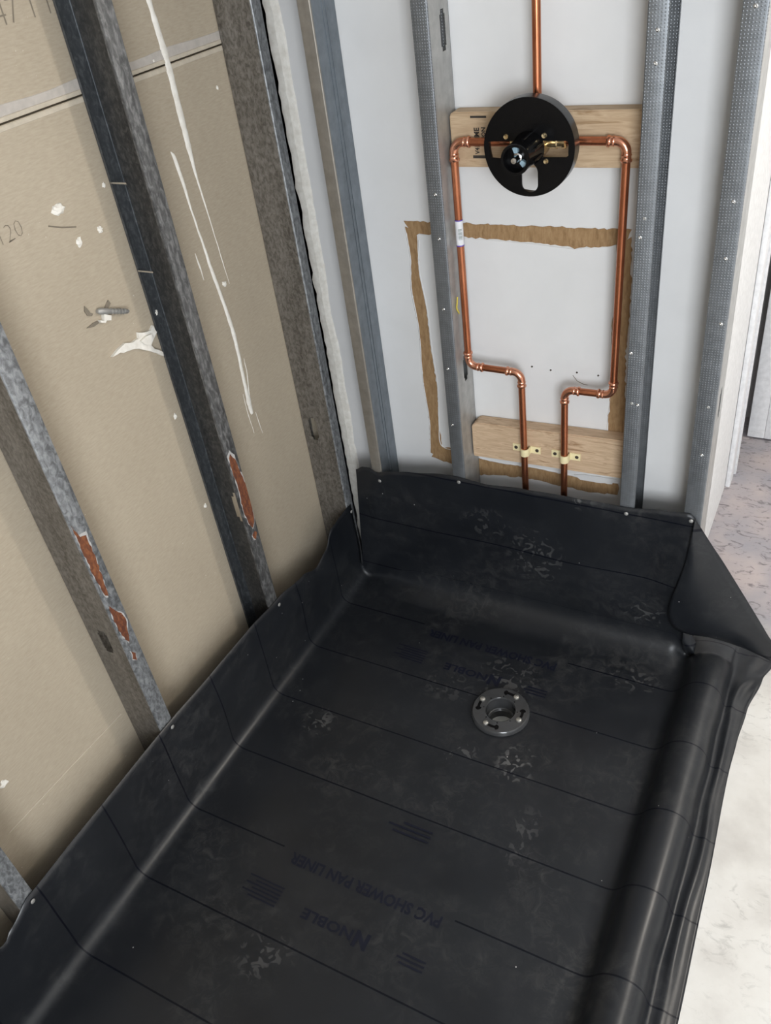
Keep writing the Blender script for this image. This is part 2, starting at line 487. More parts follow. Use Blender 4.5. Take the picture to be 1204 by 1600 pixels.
def text_obj(name, body, size, frame, mat, parent, bold=0.0, sx=1.0, fit=None):
    """flat print: frame(a,b)->world, a along the reading direction, b up"""
    cu = bpy.data.curves.new('t', 'FONT'); cu.body = body; cu.size = size; cu.align_x = 'LEFT'
    cu.offset = bold; cu.resolution_u = 2
    tmp = bpy.data.objects.new('t', cu); COL.objects.link(tmp)
    dg = bpy.context.evaluated_depsgraph_get(); dg.update()
    me = tmp.evaluated_get(dg).to_mesh()
    if fit: sx = fit / max(v.co.x for v in me.vertices)
    V = [frame(v.co.x * sx, v.co.y) for v in me.vertices]
    F = [tuple(p.vertices) for p in me.polygons]
    bpy.data.objects.remove(tmp, do_unlink=True)
    return mesh_obj(name, V, F, mat, parent)

FLOOR_Z = -0.016
TOP_Z = 2.35
DEP = 0.092

# ================================================================== THE SETTING
# concrete slab with the drain opening
DX, DY = 0.562, -0.335
V, F = [], []
xs = [-0.6, DX - .034, DX + .034, 3.4]; ys = [-2.9, DY - .034, DY + .034, 3.0]
for i in range(3):
    for j in range(3):
        if i == 1 and j == 1: continue
        box_vf(xs[i], xs[i + 1], ys[j], ys[j + 1], FLOOR_Z - 0.12, FLOOR_Z, V, F)
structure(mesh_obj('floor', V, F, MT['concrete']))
structure(box('ceiling', -0.3, 3.4, -2.9, 3.0, TOP_Z, TOP_Z + 0.05, MT['wallpaint']))
structure(box('wall_right', 3.4, 3.5, -2.9, 3.0, FLOOR_Z, TOP_Z, MT['wallpaint']))
# wall behind the camera with a window opening
wx0, wx1, wz0, wz1 = WIN_C.x - .6, WIN_C.x + .6, WIN_C.z - .6, WIN_C.z + .6
V, F = [], []
for (a, b_, c_, d_) in ((-0.2, wx0, FLOOR_Z, TOP_Z), (wx1, 3.5, FLOOR_Z, TOP_Z), (wx0, wx1, FLOOR_Z, wz0), (wx0, wx1, wz1, TOP_Z)):
    box_vf(a, b_, -3.0, -2.9, c_, d_, V, F)
structure(mesh_obj('wall_front', V, F, MT['wallpaint']))
win = structure(empty('window_1', (WIN_C.x, -2.95, wz0)))
for nm, a in (('frame', (wx0, wx0 + .04, wz0, wz1)), ('frame', (wx1 - .04, wx1, wz0, wz1)), ('frame', (wx0 + .04, wx1 - .04, wz0, wz0 + .04)),
              ('frame', (wx0 + .04, wx1 - .04, wz1 - .04, wz1))):
    box(nm, a[0], a[1], -2.97, -2.93, a[2], a[3], MT['paint'], win)

# left wall: two tan boards seen from behind, studs stand in front of them
wl = structure(empty('wall_left', (-DEP, -1.4, FLOOR_Z)))
JZ = 1.3875
box('board', -DEP - .0125, -DEP, -2.9, 0.075, FLOOR_Z, JZ - .0015, MT['tan'], wl)
box('board', -DEP - .0125, -DEP, -2.9, 0.075, JZ + .0015, TOP_Z, MT['tan'], wl)
def fl(a, b_, h): return (-DEP + h, a, b_)          # a = y, b = z on the left boards
# pale tapered edges either side of the joint
def strip_left(name, z0, z1, t, mat, wob, seed):
    rnd = random.Random(seed)
    n = 60; V, F = [], []
    for i in range(n + 1):
        y = -2.0 + (0.07 + 2.0) * i / n
        dz = wob * noise.noise((y * 9, seed, 0))
        V += [(-DEP, y, z0), (-DEP + t, y, z0 + t), (-DEP + t, y, z1 + dz - t), (-DEP, y, z1 + dz)]
    for i in range(n):
        for k in range(3): F.append((i * 4 + k, i * 4 + k + 1, i * 4 + 4 + k + 1, i * 4 + 4 + k))
    return mesh_obj(name, V, F, mat, wl, smooth=False)
strip_left('edge_lip', 1.3770, 1.3850, .0006, MT['beige'], .001, 1)
strip_left('edge_lip', 1.3895, 1.3960, .0006, MT['beige'], .001, 2)
o = strip_left('edge_paper', 1.3965, 1.4120, .0007, MT['tape'], .004, 3); o['label'] = 'pale grey folded paper edge along the board joint'
# dried drips of plaster running down the board
def drip(line, seed):
    """line of (y, z, halfwidth)"""
    V, F = [], []
    P = crom([(y, z, w_) for y, z, w_ in line], 7)
    for i, p in enumerate(P):
        w_ = max(0.0005, p.z * (1 + 0.35 * noise.noise((p.y * 60, seed, 1))))
        s = 0.0012 * noise.noise((p.y * 40, seed, 5))
        h = min(0.0028, w_ * 0.6)
        V += [(-DEP, p.x - w_ + s, p.y), (-DEP + h, p.x - w_ * .5 + s, p.y), (-DEP + h, p.x + w_ * .5 + s, p.y), (-DEP, p.x + w_ + s, p.y)]
    for i in range(len(P) - 1):
        for k in range(3): F.append((i * 4 + k, i * 4 + 4 + k, i * 4 + 5 + k, i * 4 + 1 + k))
    return mesh_obj('plaster_drip', V, F, MT['plaster'], wl, smooth=True)
drip([(-.196, 1.52, .005), (-.194, 1.49, .006), (-.188, 1.42, .0085), (-.186, 1.387, .009), (-.186, 1.355, .008), (-.186, 1.29, .0085), (-.186, 1.235, .0065),
      (-.186, 1.19, .0035), (-.178, 1.10, .0015), (-.171, 1.01, .0012), (-.166, .95, .0006)], 1)
drip([(-.240, 1.247, .001), (-.234, 1.232, .0045), (-.2275, 1.175, .004), (-.225, 1.13, .0025), (-.217, 1.06, .003), (-.211, 1.0, .0045), (-.200, .92, .005),
      (-.193, .85, .006), (-.194, .79, .005), (-.198, .72, .0055), (-.199, .67, .0075), (-.199, .645, .006), (-.199, .638, .003)], 2)
drip([(-.179, .775, .0008), (-.181, .74, .0012), (-.189, .70, .0015), (-.193, .682, .002)], 3)
drip([(-.212, .70, .0006), (-.213, .65, .001), (-.208, .59, .0006)], 4)
drip([(-.185, .635, .0006), (-.182, .60, .001), (-.178, .57, .0005)], 5)
drip([(-.247, 1.05, .0008), (-.244, 1.02, .0022), (-.242, .99, .0006)], 6)
# knobs of plaster and blown screw holes
def blob(y, z, ry, rz, h, seed, mat=None):
    V, F = [], []; n = 14
    rings = [(1.0, 0.0), (0.85, 0.55), (0.5, 0.9)]
    for (q, hh) in rings:
        for k in range(n):
            an = 2 * math.pi * k / n
            rr = q * (0.9 + 0.75 * noise.noise((math.cos(an) * 2.3 + seed * 3.1, math.sin(an) * 2.3, hh)))
            V.append((-DEP + h * hh * (1 + .3 * noise.noise((k * .9, seed, hh))), y + ry * rr * math.cos(an), z + rz * rr * math.sin(an)))
    V.append((-DEP + h, y, z))
    for i in range(2):
        for k in range(n): F.append((i * n + k, i * n + (k + 1) % n, (i + 1) * n + (k + 1) % n, (i + 1) * n + k))
    for k in range(n): F.append((2 * n + k, 2 * n + (k + 1) % n, 3 * n))
    return mesh_obj('plaster_knob', V, F, mat or MT['plaster'], wl)
for i, a in enumerate([(-.545, 1.241, .014, .011, .006), (-.525, 1.178, .007, .009, .005), (-.471, 1.181, .006, .007, .005), (-.435, .772, .005, .007, .004),
                       (-.431, .532, .005, .006, .004), (-.183, .957, .006, .007, .005), (-1.112, .385, .010, .008, .005), (-.43, 1.245, .004, .005, .003),
                       (-.222, 1.40, .003, .003, .002), (-.06, 1.318, .003, .004, .003), (-.40, .99, .004, .006, .004)]):
    blob(*a, i + 1)
# torn gypsum flap: an irregular white piece leaning off the board
sheet_patch('torn_plaster', [(-.545, .966), (-.52, .973), (-.505, .975), (-.484, .968), (-.467, .968), (-.464, .977), (-.447, .971), (-.433, .968), (-.421, .972), (-.4195, .956),
                             (-.432, .947), (-.443, .94), (-.437, .929), (-.4195, .914), (-.4195, .906), (-.438, .922), (-.458, .937), (-.477, .951), (-.499, .957), (-.522, .964)],
            fl, .006, MT['plaster'], wl, .0012, 5)
sheet_patch('torn_plaster', [(-.470, .962), (-.455, .966), (-.438, .962), (-.436, .952), (-.447, .944), (-.462, .952)],
            lambda a, b_, h: (-DEP + .006 + h, a, b_), .005, MT['plaster'], wl, .0015, 6)
# printed codes on the boards
def frame_left(y0, z0, slant=0.0):
    return lambda a, b_: (-DEP + .0006, y0 + a, z0 + b_)
text_obj('printed_code', '0120', 0.040, frame_left(-.700, 1.228), MT['inkgrey'], wl, -.0012, .95)
text_obj('printed_code', '47 T M3', 0.050, frame_left(-.535, 1.508), MT['inkgrey'], wl, -.0010, .95)
sweep('pencil_mark', [(-DEP + .0004, -.575, 1.224), (-DEP + .0006, -.55, 1.213), (-DEP + .0004, -.52, 1.203)], .0011, MT['inkgrey'], wl, 6)
sweep('scratch', [(-DEP + .0002, -1.15, .282), (-DEP + .0004, -.99, .277), (-DEP + .0002, -.84, .270)], .0008, MT['beige'], wl, 6)

# back wall: white board behind the studs
wb = structure(empty('wall_back', (0.42, DEP, FLOOR_Z)))
box('board', -0.047, 0.885, DEP, DEP + .0125, FLOOR_Z, TOP_Z, MT['white'], wb)
def fb(a, b_, h): return (a, DEP - h, b_)           # a = x, b = z on the back board
# ragged plaster edge of the board in the corner
V, F = [], []
n = 130
for i in range(n + 1):
    z = FLOOR_Z + (TOP_Z - FLOOR_Z) * i / n
    a = -.049 + .006 * noise.noise((z * 18, 1, 0)) + .005 * noise.noise((z * 60, 2, 0))
    b_ = -.012 + .008 * noise.noise((z * 7, 3, 0)) + .003 * noise.noise((z * 40, 9, 0))
    V += [(a, DEP + .001, z), (a + .003, DEP - .007, z), ((a + b_) / 2 + .003, DEP - .008 - .002 * noise.noise((z * 30, 7, 0)), z), (b_ - .004, DEP - .004, z), (b_, DEP, z)]
for i in range(n):
    for k in range(4): F.append((i * 5 + k, i * 5 + k + 1, i * 5 + 6 + k, i * 5 + 5 + k))
o = mesh_obj('plaster_edge', V, F, MT['plaster'], wb); o['label'] = 'ragged white plaster edge of the board'
# where paper tore away around the cut-out: four brown strips
def brown(outl, seed):
    o = sheet_patch('torn_paper_strip', outl, fb, .0005 + .0004 * (seed % 4), MT['torn'], wb, .0022, seed); return o
brown([(.216, 1.010), (.46, 1.012), (.712, 1.014), (.700, .990), (.680, .982), (.60, .972), (.50, .978), (.36, .982), (.25, .984), (.238, .972)], 11)
brown([(.217, .997), (.241, .994), (.245, .965), (.240, .90), (.250, .80), (.252, .70), (.258, .60), (.252, .50), (.254, .425), (.232, .392), (.219, .398),
       (.226, .50), (.220, .62), (.224, .75), (.216, .85), (.222, .93)], 12)
brown([(.222, .386), (.240, .425), (.30, .424), (.345, .408), (.42, .405), (.50, .408), (.60, .404), (.712, .405), (.712, .374), (.64, .367), (.56, .370), (.48, .374), (.42, .368), (.36, .358), (.30, .372)], 13)
brown([(.684, .984), (.712, 1.0), (.716, .86), (.712, .74), (.718, .62), (.716, .50), (.714, .43), (.682, .44), (.680, .56), (.686, .68), (.680, .80), (.688, .90)], 14)
# white torn edge along the strips
def rim(pts, seed, wdt=.0035):
    P = crom([(a, b_) for a, b_ in pts], 10); V, F = [], []
    for i, p in enumerate(P):
        q = (P[min(i + 1, len(P) - 1)] - P[max(i - 1, 0)]).normalized(); nn = Vector((-q.y, q.x, 0))
        ww = wdt * (0.55 + 0.6 * abs(noise.noise((i * .37, seed, 2))))
        j = .0018 * noise.noise((i * .5, seed, 8))
        a = p + nn * (ww + j); c_ = p - nn * (ww - j)
        V += [(a.x, DEP, a.y), (p.x, DEP - .0014, p.y), (c_.x, DEP, c_.y)]
    for i in range(len(P) - 1):
        for k in range(2): F.append((i * 3 + k, i * 3 + k + 1, i * 3 + 4 + k, i * 3 + 3 + k))
    mesh_obj('torn_paper_rim', V, F, MT['white'], wb)
rim([(.25, .983), (.36, .981), (.50, .977), (.60, .971), (.684, .981), (.688, .90), (.680, .80), (.686, .68), (.680, .56), (.682, .44)], 1)
rim([(.248, .97), (.241, .90), (.251, .80), (.253, .70), (.259, .60), (.253, .50), (.257, .425), (.34, .429)], 2)
rim([(.216, .995), (.222, .93), (.216, .85), (.224, .75), (.220, .62), (.226, .50), (.218, .395)], 3, .003)
rim([(.36, .409), (.42, .407), (.50, .410), (.60, .407), (.712, .408)], 4, .0045)
sheet_patch('torn_paper_tongue', [(.605, .412), (.63, .417), (.705, .419), (.697, .404), (.66, .400), (.62, .401)], fb, .0030, MT['white'], wb, .001, 4)
for i, (x, z) in enumerate([(.503, .690), (.547, .687), (.607, .689), (.655, .688)]):
    lathe('screw_tip', [(.0001, .003), (.0016, .002), (.0022, 0)], (x, DEP, z), (0, -1, 0), MT['darkmetal'], wb, 10)
sweep('pencil_mark', [(.598, DEP - .0006, .681), (.608, DEP - .0006, .668), (.622, DEP - .0006, .662), (.632, DEP - .0006, .661)], .0007, MT['inkgrey'], wb, 6)

# short return wall beyond the end stud, its casing, and the white door
wr = structure(box('wall_return', 0.74, 0.885, DEP + .0130, 0.80, FLOOR_Z, TOP_Z, MT['wallpaint']))
cs = structure(empty('trim_1', (0.885, 0.8, FLOOR_Z)))
box('casing', 0.74, 0.892, 0.80, 0.835, FLOOR_Z, 2.05, MT['paint'], cs, .003)
box('casing_bead', 0.8855, 0.900, 0.735, 0.7995, FLOOR_Z, 2.05, MT['paint'], cs, .004)
box('casing_bead', 0.8925, 0.905, 0.81, 0.832, FLOOR_Z, 2.05, MT['paint'], cs, .003)
structure(box('wall_door', 0.66, 3.4, 1.16, 1.26, FLOOR_Z, TOP_Z, MT['wallpaint']))
structure(box('wall_closet', 0.60, 0.74, DEP + .0130, 1.16, FLOOR_Z, TOP_Z, MT['brown']))  # coloured dark brown so the door gap reads as shade
dr = structure(empty('door_1', (0.90, 1.03, FLOOR_Z)))
dz0 = FLOOR_Z + .006
box('stile', 0.903, 0.955, 1.03, 1.065, dz0, 2.0, MT['paint'], dr, .003)
box('stile', 1.60, 1.66, 1.03, 1.065, dz0, 2.0, MT['paint'], dr, .003)
for (a, b_) in ((dz0, .17), (.86, .98), (1.88, 2.0)):
    box('rail', 0.955, 1.60, 1.03, 1.065, a, b_, MT['paint'], dr, .003)
for (a, b_) in ((.17, .86), (.98, 1.88)):
    pn = box('panel', 0.955, 1.60, 1.042, 1.06, a, b_, MT['paint'], dr)
    box('raised_field', 1.0, 1.555, 1.034, 1.0415, a + .05, b_ - .05, MT['paint'], pn, .004)
box('hinge', 0.880, 0.902, 1.02, 1.05, .62, .72, MT['black'], dr, .002)
structure(box('dark_gap_strip', 0.742, 0.868, 0.90, 0.96, FLOOR_Z, 2.0, MT['brown']))  # added dark strip, stands in for the shade in the door gap

# ================================================================== STEEL STUDS
def csection_part(name, prof, z0, z1, th, mapf, mat, parent, nz=1):
    """prof: polyline (d, f): d depth into the wall, f along the wall; extruded up as thin sheet"""
    P = [Vector((a, b_)) for a, b_ in prof]
    N = []
    for i in range(len(P)):
        t = (P[min(i + 1, len(P) - 1)] - P[max(i - 1, 0)]).normalized()
        N.append(Vector((-t.y, t.x)))
    ring = [p for p in P] + [p + n_ * th for p, n_ in zip(reversed(P), reversed(N))]
    n = len(ring); V, F = [], []
    zs = [z0 + (z1 - z0) * i / nz for i in range(nz + 1)]
    for z in zs: V += [mapf(r.x, r.y, z) for r in ring]
    for i in range(nz):
        for k in range(n): F.append((i * n + k, i * n + (k + 1) % n, (i + 1) * n + (k + 1) % n, (i + 1) * n + k))
    m_ = len(P)
    for base in (0, nz * n):
        for k in range(m_ - 1): F.append((base + k, base + k + 1, base + n - 2 - k, base + n - 1 - k))
    o = mesh_obj(name, V, F, mat, parent, smooth=True)
    o.data.set_sharp_from_angle(angle=math.radians(40))
    return o
def web_part(d0, d1, f, th, z0, z1, holes, mapf, mat, parent, groove=False):
    """flat web with stepped knock-out holes; holes: list of (zc, dc, [(half_len, half_wid), ...])"""
    cuts = [z0, z1]
    for zc, dc, st in holes:
        for hl, hw in st: cuts += [zc - hl, zc + hl]
    cuts = sorted(set(cuts)); V, F = [], []
    def bx(a, b_, za, zb):
        n = len(V)
        for z in (za, zb):
            for (d, ff) in ((a, f), (b_, f), (b_, f + th), (a, f + th)): V.append(mapf(d, ff, z))
        F.extend(tuple(n + i for i in q) for q in ((0, 3, 2, 1), (4, 5, 6, 7), (0, 1, 5, 4), (1, 2, 6, 5), (2, 3, 7, 6), (3, 0, 4, 7)))
    for za, zb in zip(cuts, cuts[1:]):
        zm = (za + zb) / 2; w_ = 0; dcc = 0
        for zc, dc, st in holes:
            for hl, hw in st:
                if abs(zm - zc) < hl: w_ = max(w_, hw); dcc = dc
        if w_ == 0: bx(d0, d1, za, zb)
        else: bx(d0, dcc - w_, za, zb); bx(dcc + w_, d1, za, zb)
    return mesh_obj('web', V, F, mat, parent)
def stud(base, mapf, fw, webside, mats, label, group, holes=(), dep=DEP - .0008, lip=.006, th=.0011, z1=TOP_Z - .001):
    """fw: flange width; local f from 0 (web) to fw (open side) when webside=+1"""
    s = empty('steel_stud', base)
    tag(s, label, 'stud', group)
    z0 = FLOOR_Z + .0005
    r = .0028
    def corner(cd, sd):
        return [(cd + sd * (r - r * math.cos(a)), r - r * math.sin(a)) for a in [math.pi / 2 * i / 5 for i in range(6)]]
    # front flange: lip -> flange -> rounded corner into the web
    arc = [(r * (1 - math.cos(a)), r * (1 - math.sin(a))) for a in [math.pi / 2 * i / 5 for i in range(6)]]
    front = [(lip, fw), (.002, fw), (.0006, fw - .0006), (0, fw - .002)] + arc + [(r + .001, 0)]
    back = [(dep - lip, fw), (dep - .002, fw), (dep - .0006, fw - .0006), (dep, fw - .002)] + [(dep - a, b_) for a, b_ in arc] + [(dep - r - .001, 0)]
    mf = mapf
    a = csection_part('front_flange', front, z0, z1, th, mf, mats[0], s)
    c_ = csection_part('back_flange', back[::-1], z0, z1, th, mf, mats[2], s)
    web_part(r + .001, dep - r - .001, 0, th, z0, z1, list(holes), mf, mats[1], s)
    return s
KO = [(.034, .0075), (.026, .012)]     # stepped knock-out shape
GL = 'old speckled steel studs of the tan wall'
GB = 'zinc steel studs of the white wall'
def map_left(y, sgn):      # depth runs to -x, flange runs sgn*y from the web at y
    return lambda d, f, z: (-d, y + sgn * f, z)
def map_back(x, sgn):
    return lambda d, f, z: (x + sgn * f, d, z)
L1 = stud((0, 0, FLOOR_Z), map_left(-.018, 1), .031, 1, (MT['oldfl'], MT['old'], MT['old']), 'wide speckled steel stud nearest the room corner', GL, [(.49, .058, KO)])
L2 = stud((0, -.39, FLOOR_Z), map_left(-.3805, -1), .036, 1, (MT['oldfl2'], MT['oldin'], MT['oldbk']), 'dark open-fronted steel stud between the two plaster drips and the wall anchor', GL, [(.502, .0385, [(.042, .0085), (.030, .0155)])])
L3 = stud((0, -.81, FLOOR_Z), map_left(-.829, 1), .036, 1, (MT['oldfl'], MT['old'], MT['old']), 'speckled steel stud with a long broken streak of rust', GL, [(.497, .048, [(.030, .009), (.022, .012)])])
L4 = stud((0, -1.22, FLOOR_Z), map_left(-1.238, 1), .034, 1, (MT['oldfl'], MT['old'], MT['old']), 'steel stud at the bottom left end of the black liner', GL)
A = stud((.10, 0, FLOOR_Z), map_back(.118, -1), .029, 1, (MT['galvt'], MT['galvb'], MT['galvb']), 'narrow-faced stud with painted tan reflection and blue-grey side next to the corner', GB)
B = stud((.34, 0, FLOOR_Z), map_back(.357, -1), .033, 1, (MT['galvx'], MT['galv'], MT['galvx']), 'zinc stud behind the left copper pipe', GB,
         [(1.378, .060, KO), (.690, .050, [(.032, .007), (.024, .011)])])
Cs = stud((.755, 0, FLOOR_Z), map_back(.738, 1), .034, 1, (MT['galvx'], MT['galv'], MT['galvx']), 'zinc stud right of the valve with its open side facing right', GB)
D = stud((.90, 0, FLOOR_Z), map_back(.917, -1), .038, 1, (MT['galvx'], MT['galv'], MT['galvx']), 'end stud by the doorway at the right', GB, [(.685, .048, [(.036, .006), (.026, .010)])])
# stiffening grooves of stud A's side
for d in (.040, .052):
    box('groove_rib', .1182, .1190, d, d + .0022, FLOOR_Z + .001, TOP_Z - .002, MT['galvb'], A)
# rust with white bloom
def rust(st, outl, seed, rimw=1.18):
    cy = sum(a for a, b_ in outl) / len(outl); cz = sum(b_ for a, b_ in outl) / len(outl)
    big = []
    for q, (a, b_) in enumerate(outl):
        g = abs(noise.noise((q * 1.7, seed * .37, 4)))
        big.append((cy + (a - cy) * (1.02 + .9 * g), cz + (b_ - cz) * (1.01 + .22 * g)))
    f0 = lambda a, b_, h: (.0002 + h, min(max(a, lo_), hi_), b_)
    sheet_patch('zinc_bloom', big, f0, .0003, MT['rustrim'], st, .0022, seed)
    sheet_patch('rust_patch', outl, lambda a, b_, h: (.0005 + h, min(max(a, lo_), hi_), b_), .0005, MT['rust'], st, .0018, seed + 1)
lo_, hi_ = -.4150, -.3825
rust(L2, [(-.412, .668), (-.402, .672), (-.394, .655), (-.390, .62), (-.384, .590), (-.3815, .54), (-.3820, .495), (-.388, .474), (-.399, .466), (-.406, .485), (-.411, .52), (-.412, .548), (-.407, .575), (-.408, .60), (-.413, .63)], 21)
rust(L2, [(-.404, .450), (-.394, .452), (-.388, .444), (-.398, .430), (-.405, .437)], 31)
lo_, hi_ = -.8265, -.7945
rust(L3, [(-.826, .800), (-.820, .77), (-.806, .765), (-.806, .735), (-.808, .70), (-.811, .66), (-.815, .625), (-.819, .63), (-.825, .68), (-.826, .74)], 41)
rust(L3, [(-.823, .605), (-.815, .585), (-.801, .562), (-.800, .545), (-.806, .525), (-.814, .497), (-.819, .510), (-.824, .55)], 51)
rust(L3, [(-.819, .478), (-.812, .466), (-.813, .448), (-.820, .457)], 61)
# crimp marks on L2, bright steel bars stand in for their glint
for z in (1.245, 1.083):
    box('crimp_glint', -.0855, -.0480, -.4190, -.4178, z - .0015, z + .0015, MT['chrome'], L2)
# screw heads and punched dimples on the back studs
def screw_dimple(parent, x, z):
    lathe('screw_hole', [(.0001, .0003), (.0010, .0003), (.0018, .0009), (.0030, .0004), (.0034, 0)], (x, -.0001, z), (0, -1, 0), MT['chrome' if (int(x * 1e4) + int(z * 1e3)) % 3 else 'galv'], parent, 12)
for (x, z) in ((.756, 1.37), (.756, 1.322), (.754, 1.07), (.748, 1.035), (.752, .685), (.764, .683), (.744, .80)): screw_dimple(Cs, x, z)
for (x, z) in ((.898, 1.395), (.901, 1.105), (.900, 1.005), (.906, .880), (.902, .70), (.901, .585)): screw_dimple(D, x, z)
for (x, z) in ((.342, 1.10), (.342, 1.01), (.338, .855), (.336, .71), (.335, .56)): screw_dimple(B, x, z)

# ================================================================== WOOD BLOCKS
def block(x0, x1, zl0, zr0, zl1, zr1, mat, label, name='backing_block', chamfer=.012):
    y0, y1 = .054, DEP - .0003
    o = empty(name, ((x0 + x1) / 2, y0, zl0)); tag(o, label, 'wood block')
    out = [(x0, zl0), (x1, zr0), (x1, zr1), (x0 + chamfer, zl1), (x0, zl1 - chamfer * .8)]
    V = [(a, y0, z) for a, z in out] + [(a, y1, z) for a, z in out]; n = len(out)
    F = [tuple(range(n)), tuple(range(2 * n - 1, n - 1, -1))] + [(i, n + i, n + (i + 1) % n, (i + 1) % n) for i in range(n)]
    bd = mesh_obj('board', V, F, mat, o)
    bm = bmesh.new(); bm.from_mesh(bd.data)
    bmesh.ops.bevel(bm, geom=bm.edges[:], offset=.0022, segments=2, affect='EDGES')
    bm.to_mesh(bd.data); bm.free()
    return o
wu = block(.3595, .7375, 1.137, 1.141, 1.239, 1.240, MT['wood'], 'pine block with black stamp behind the black valve plate', chamfer=.006)
wlw = block(.3595, .7375, .441, .450, .540, .553, MT['wood2'], 'streaked pine block holding the two yellow pipe straps')
# grade stamp, reading upwards
def stampf(x0, z0): return lambda a, b_: (x0 - b_, .0535, z0 + a)
text_obj('stamp_print', 'PRIME', .0145, stampf(.4195, 1.176), MT['ink'], wu, .0006, .92)
text_obj('stamp_print', 'SION', .0115, stampf(.4325, 1.187), MT['ink'], wu, .0004, .95)
box('stamp_bar', .403, .436, .0534, .0539, 1.2285, 1.2325, MT['ink'], wu)
box('stamp_bar', .405, .436, .0534, .0539, 1.1550, 1.1605, MT['ink'], wu)
text_obj('stamp_print', 'V4', .012, stampf(.4185, 1.163), MT['ink'], wu, .0004, .9)

# ================================================================== COPPER PLUMBING
PY = .040; PR = .0078
def seg(name, a, b_, parent, mat=None): return sweep(name, [a, b_], PR, mat or MT['copper'], parent, 18)
def elbow(parent, corner, din, dout, arm=.036, R=.020):
    """din: unit direction pointing from the corner to the first arm; dout to the second"""
    c = Vector(corner); d0 = Vector(din); d1 = Vector(dout)
    cen = c + d0 * R + d1 * R
    path, rad = [], []
    def cup(base, d, rev):
        prof = [(arm, PR + .0008), (arm - .0010, PR + .0026), (arm - .0042, PR + .0030), (arm - .0056, PR + .0012), (arm - .009, PR + .0010),
                (arm - .0115, PR + .0012), (arm - .0125, PR + .0020), (arm - .0145, PR + .0008)]
        if rev: prof = prof[::-1]
        for t, r in prof: path.append(base + d * t); rad.append(r)
    cup(c, d0, False)
    for i in range(9):
        a = math.pi / 2 * i / 8
        path.append(cen - d1 * R * math.cos(a) - d0 * R * math.sin(a)); rad.append(PR + .0008)
    cup(c, d1, True)
    return sweep('elbow', path, rad, MT['copper2'], parent, 18)
X_ = Vector((1, 0, 0)); Z_ = Vector((0, 0, 1))
lp = tag(empty('copper_supply_pipe', (.503, PY, FLOOR_Z)), 'copper pipe run with barcode sticker, left of the valve', 'pipe', 'copper supply runs to the valve')
seg('pipe', (.4888, PY, 1.189), (.396, PY, 1.189), lp)
elbow(lp, (.3705, PY, 1.189), X_, -Z_)
seg('pipe', (.3705, PY, 1.160), (.3705, PY, .730), lp)
elbow(lp, (.3705, PY, .702), Z_, X_)
seg('pipe', (.396, PY, .702), (.472, PY, .701), lp)
elbow(lp, (.4965, PY, .701), -X_, -Z_)
seg('pipe', (.4965, PY, .672), (.503, PY, FLOOR_Z + .001), lp)
# sticker around the pipe
def pipe_band(name, x, z0, z1, r, mat, parent, a0, a1):
    V, F = [], []; n = 14
    for z in (z0, z1):
        for k in range(n + 1):
            a = math.radians(a0 + (a1 - a0) * k / n)
            V.append((x + r * math.sin(a), PY - r * math.cos(a), z))
    for k in range(n): F.append((k, k + 1, n + 2 + k, n + 1 + k))
    return mesh_obj(name, V, F, mat, parent, smooth=True)
st = pipe_band('sticker', .3705, .985, 1.037, PR + .0004, MT['sticker'], lp, -75, 110)
st['label'] = 'white barcode sticker with purple edges'
pipe_band('sticker_edge', .3705, 1.036, 1.0385, PR + .0007, MT['purple'], st, -75, 110)
pipe_band('sticker_edge', .3705, .9835, .986, PR + .0007, MT['purple'], st, -75, 110)
for i in range(9):
    z = .998 + i * .0026
    pipe_band('barcode_bar', .3705, z, z + (.0016 if i % 3 else .0010), PR + .0007, MT['greenprint'], st, 5, 62)
rp = tag(empty('copper_supply_pipe', (.596, PY, FLOOR_Z)), 'copper pipe run with two bends, right of the valve', 'pipe', 'copper supply runs to the valve')
seg('pipe', (.5982, PY, 1.1915), (.681, PY, 1.1915), rp)
elbow(rp, (.7065, PY, 1.1915), -X_, -Z_)
seg('pipe', (.7065, PY, 1.162), (.7020, PY, .702), rp)
elbow(rp, (.7020, PY, .674), Z_, -X_, .034)
seg('pipe', (.676, PY, .674), (.622, PY, .673), rp)
elbow(rp, (.5960, PY, .673), X_, -Z_, .034)
seg('pipe', (.5960, PY, .644), (.5960, PY, FLOOR_Z + .001), rp)
tp = tag(empty('copper_riser_pipe', (.542, PY, 1.215)), 'vertical copper pipe rising from the top of the valve', 'pipe')
seg('pipe', (.542, PY, 1.222), (.542, PY, TOP_Z - .001), tp)
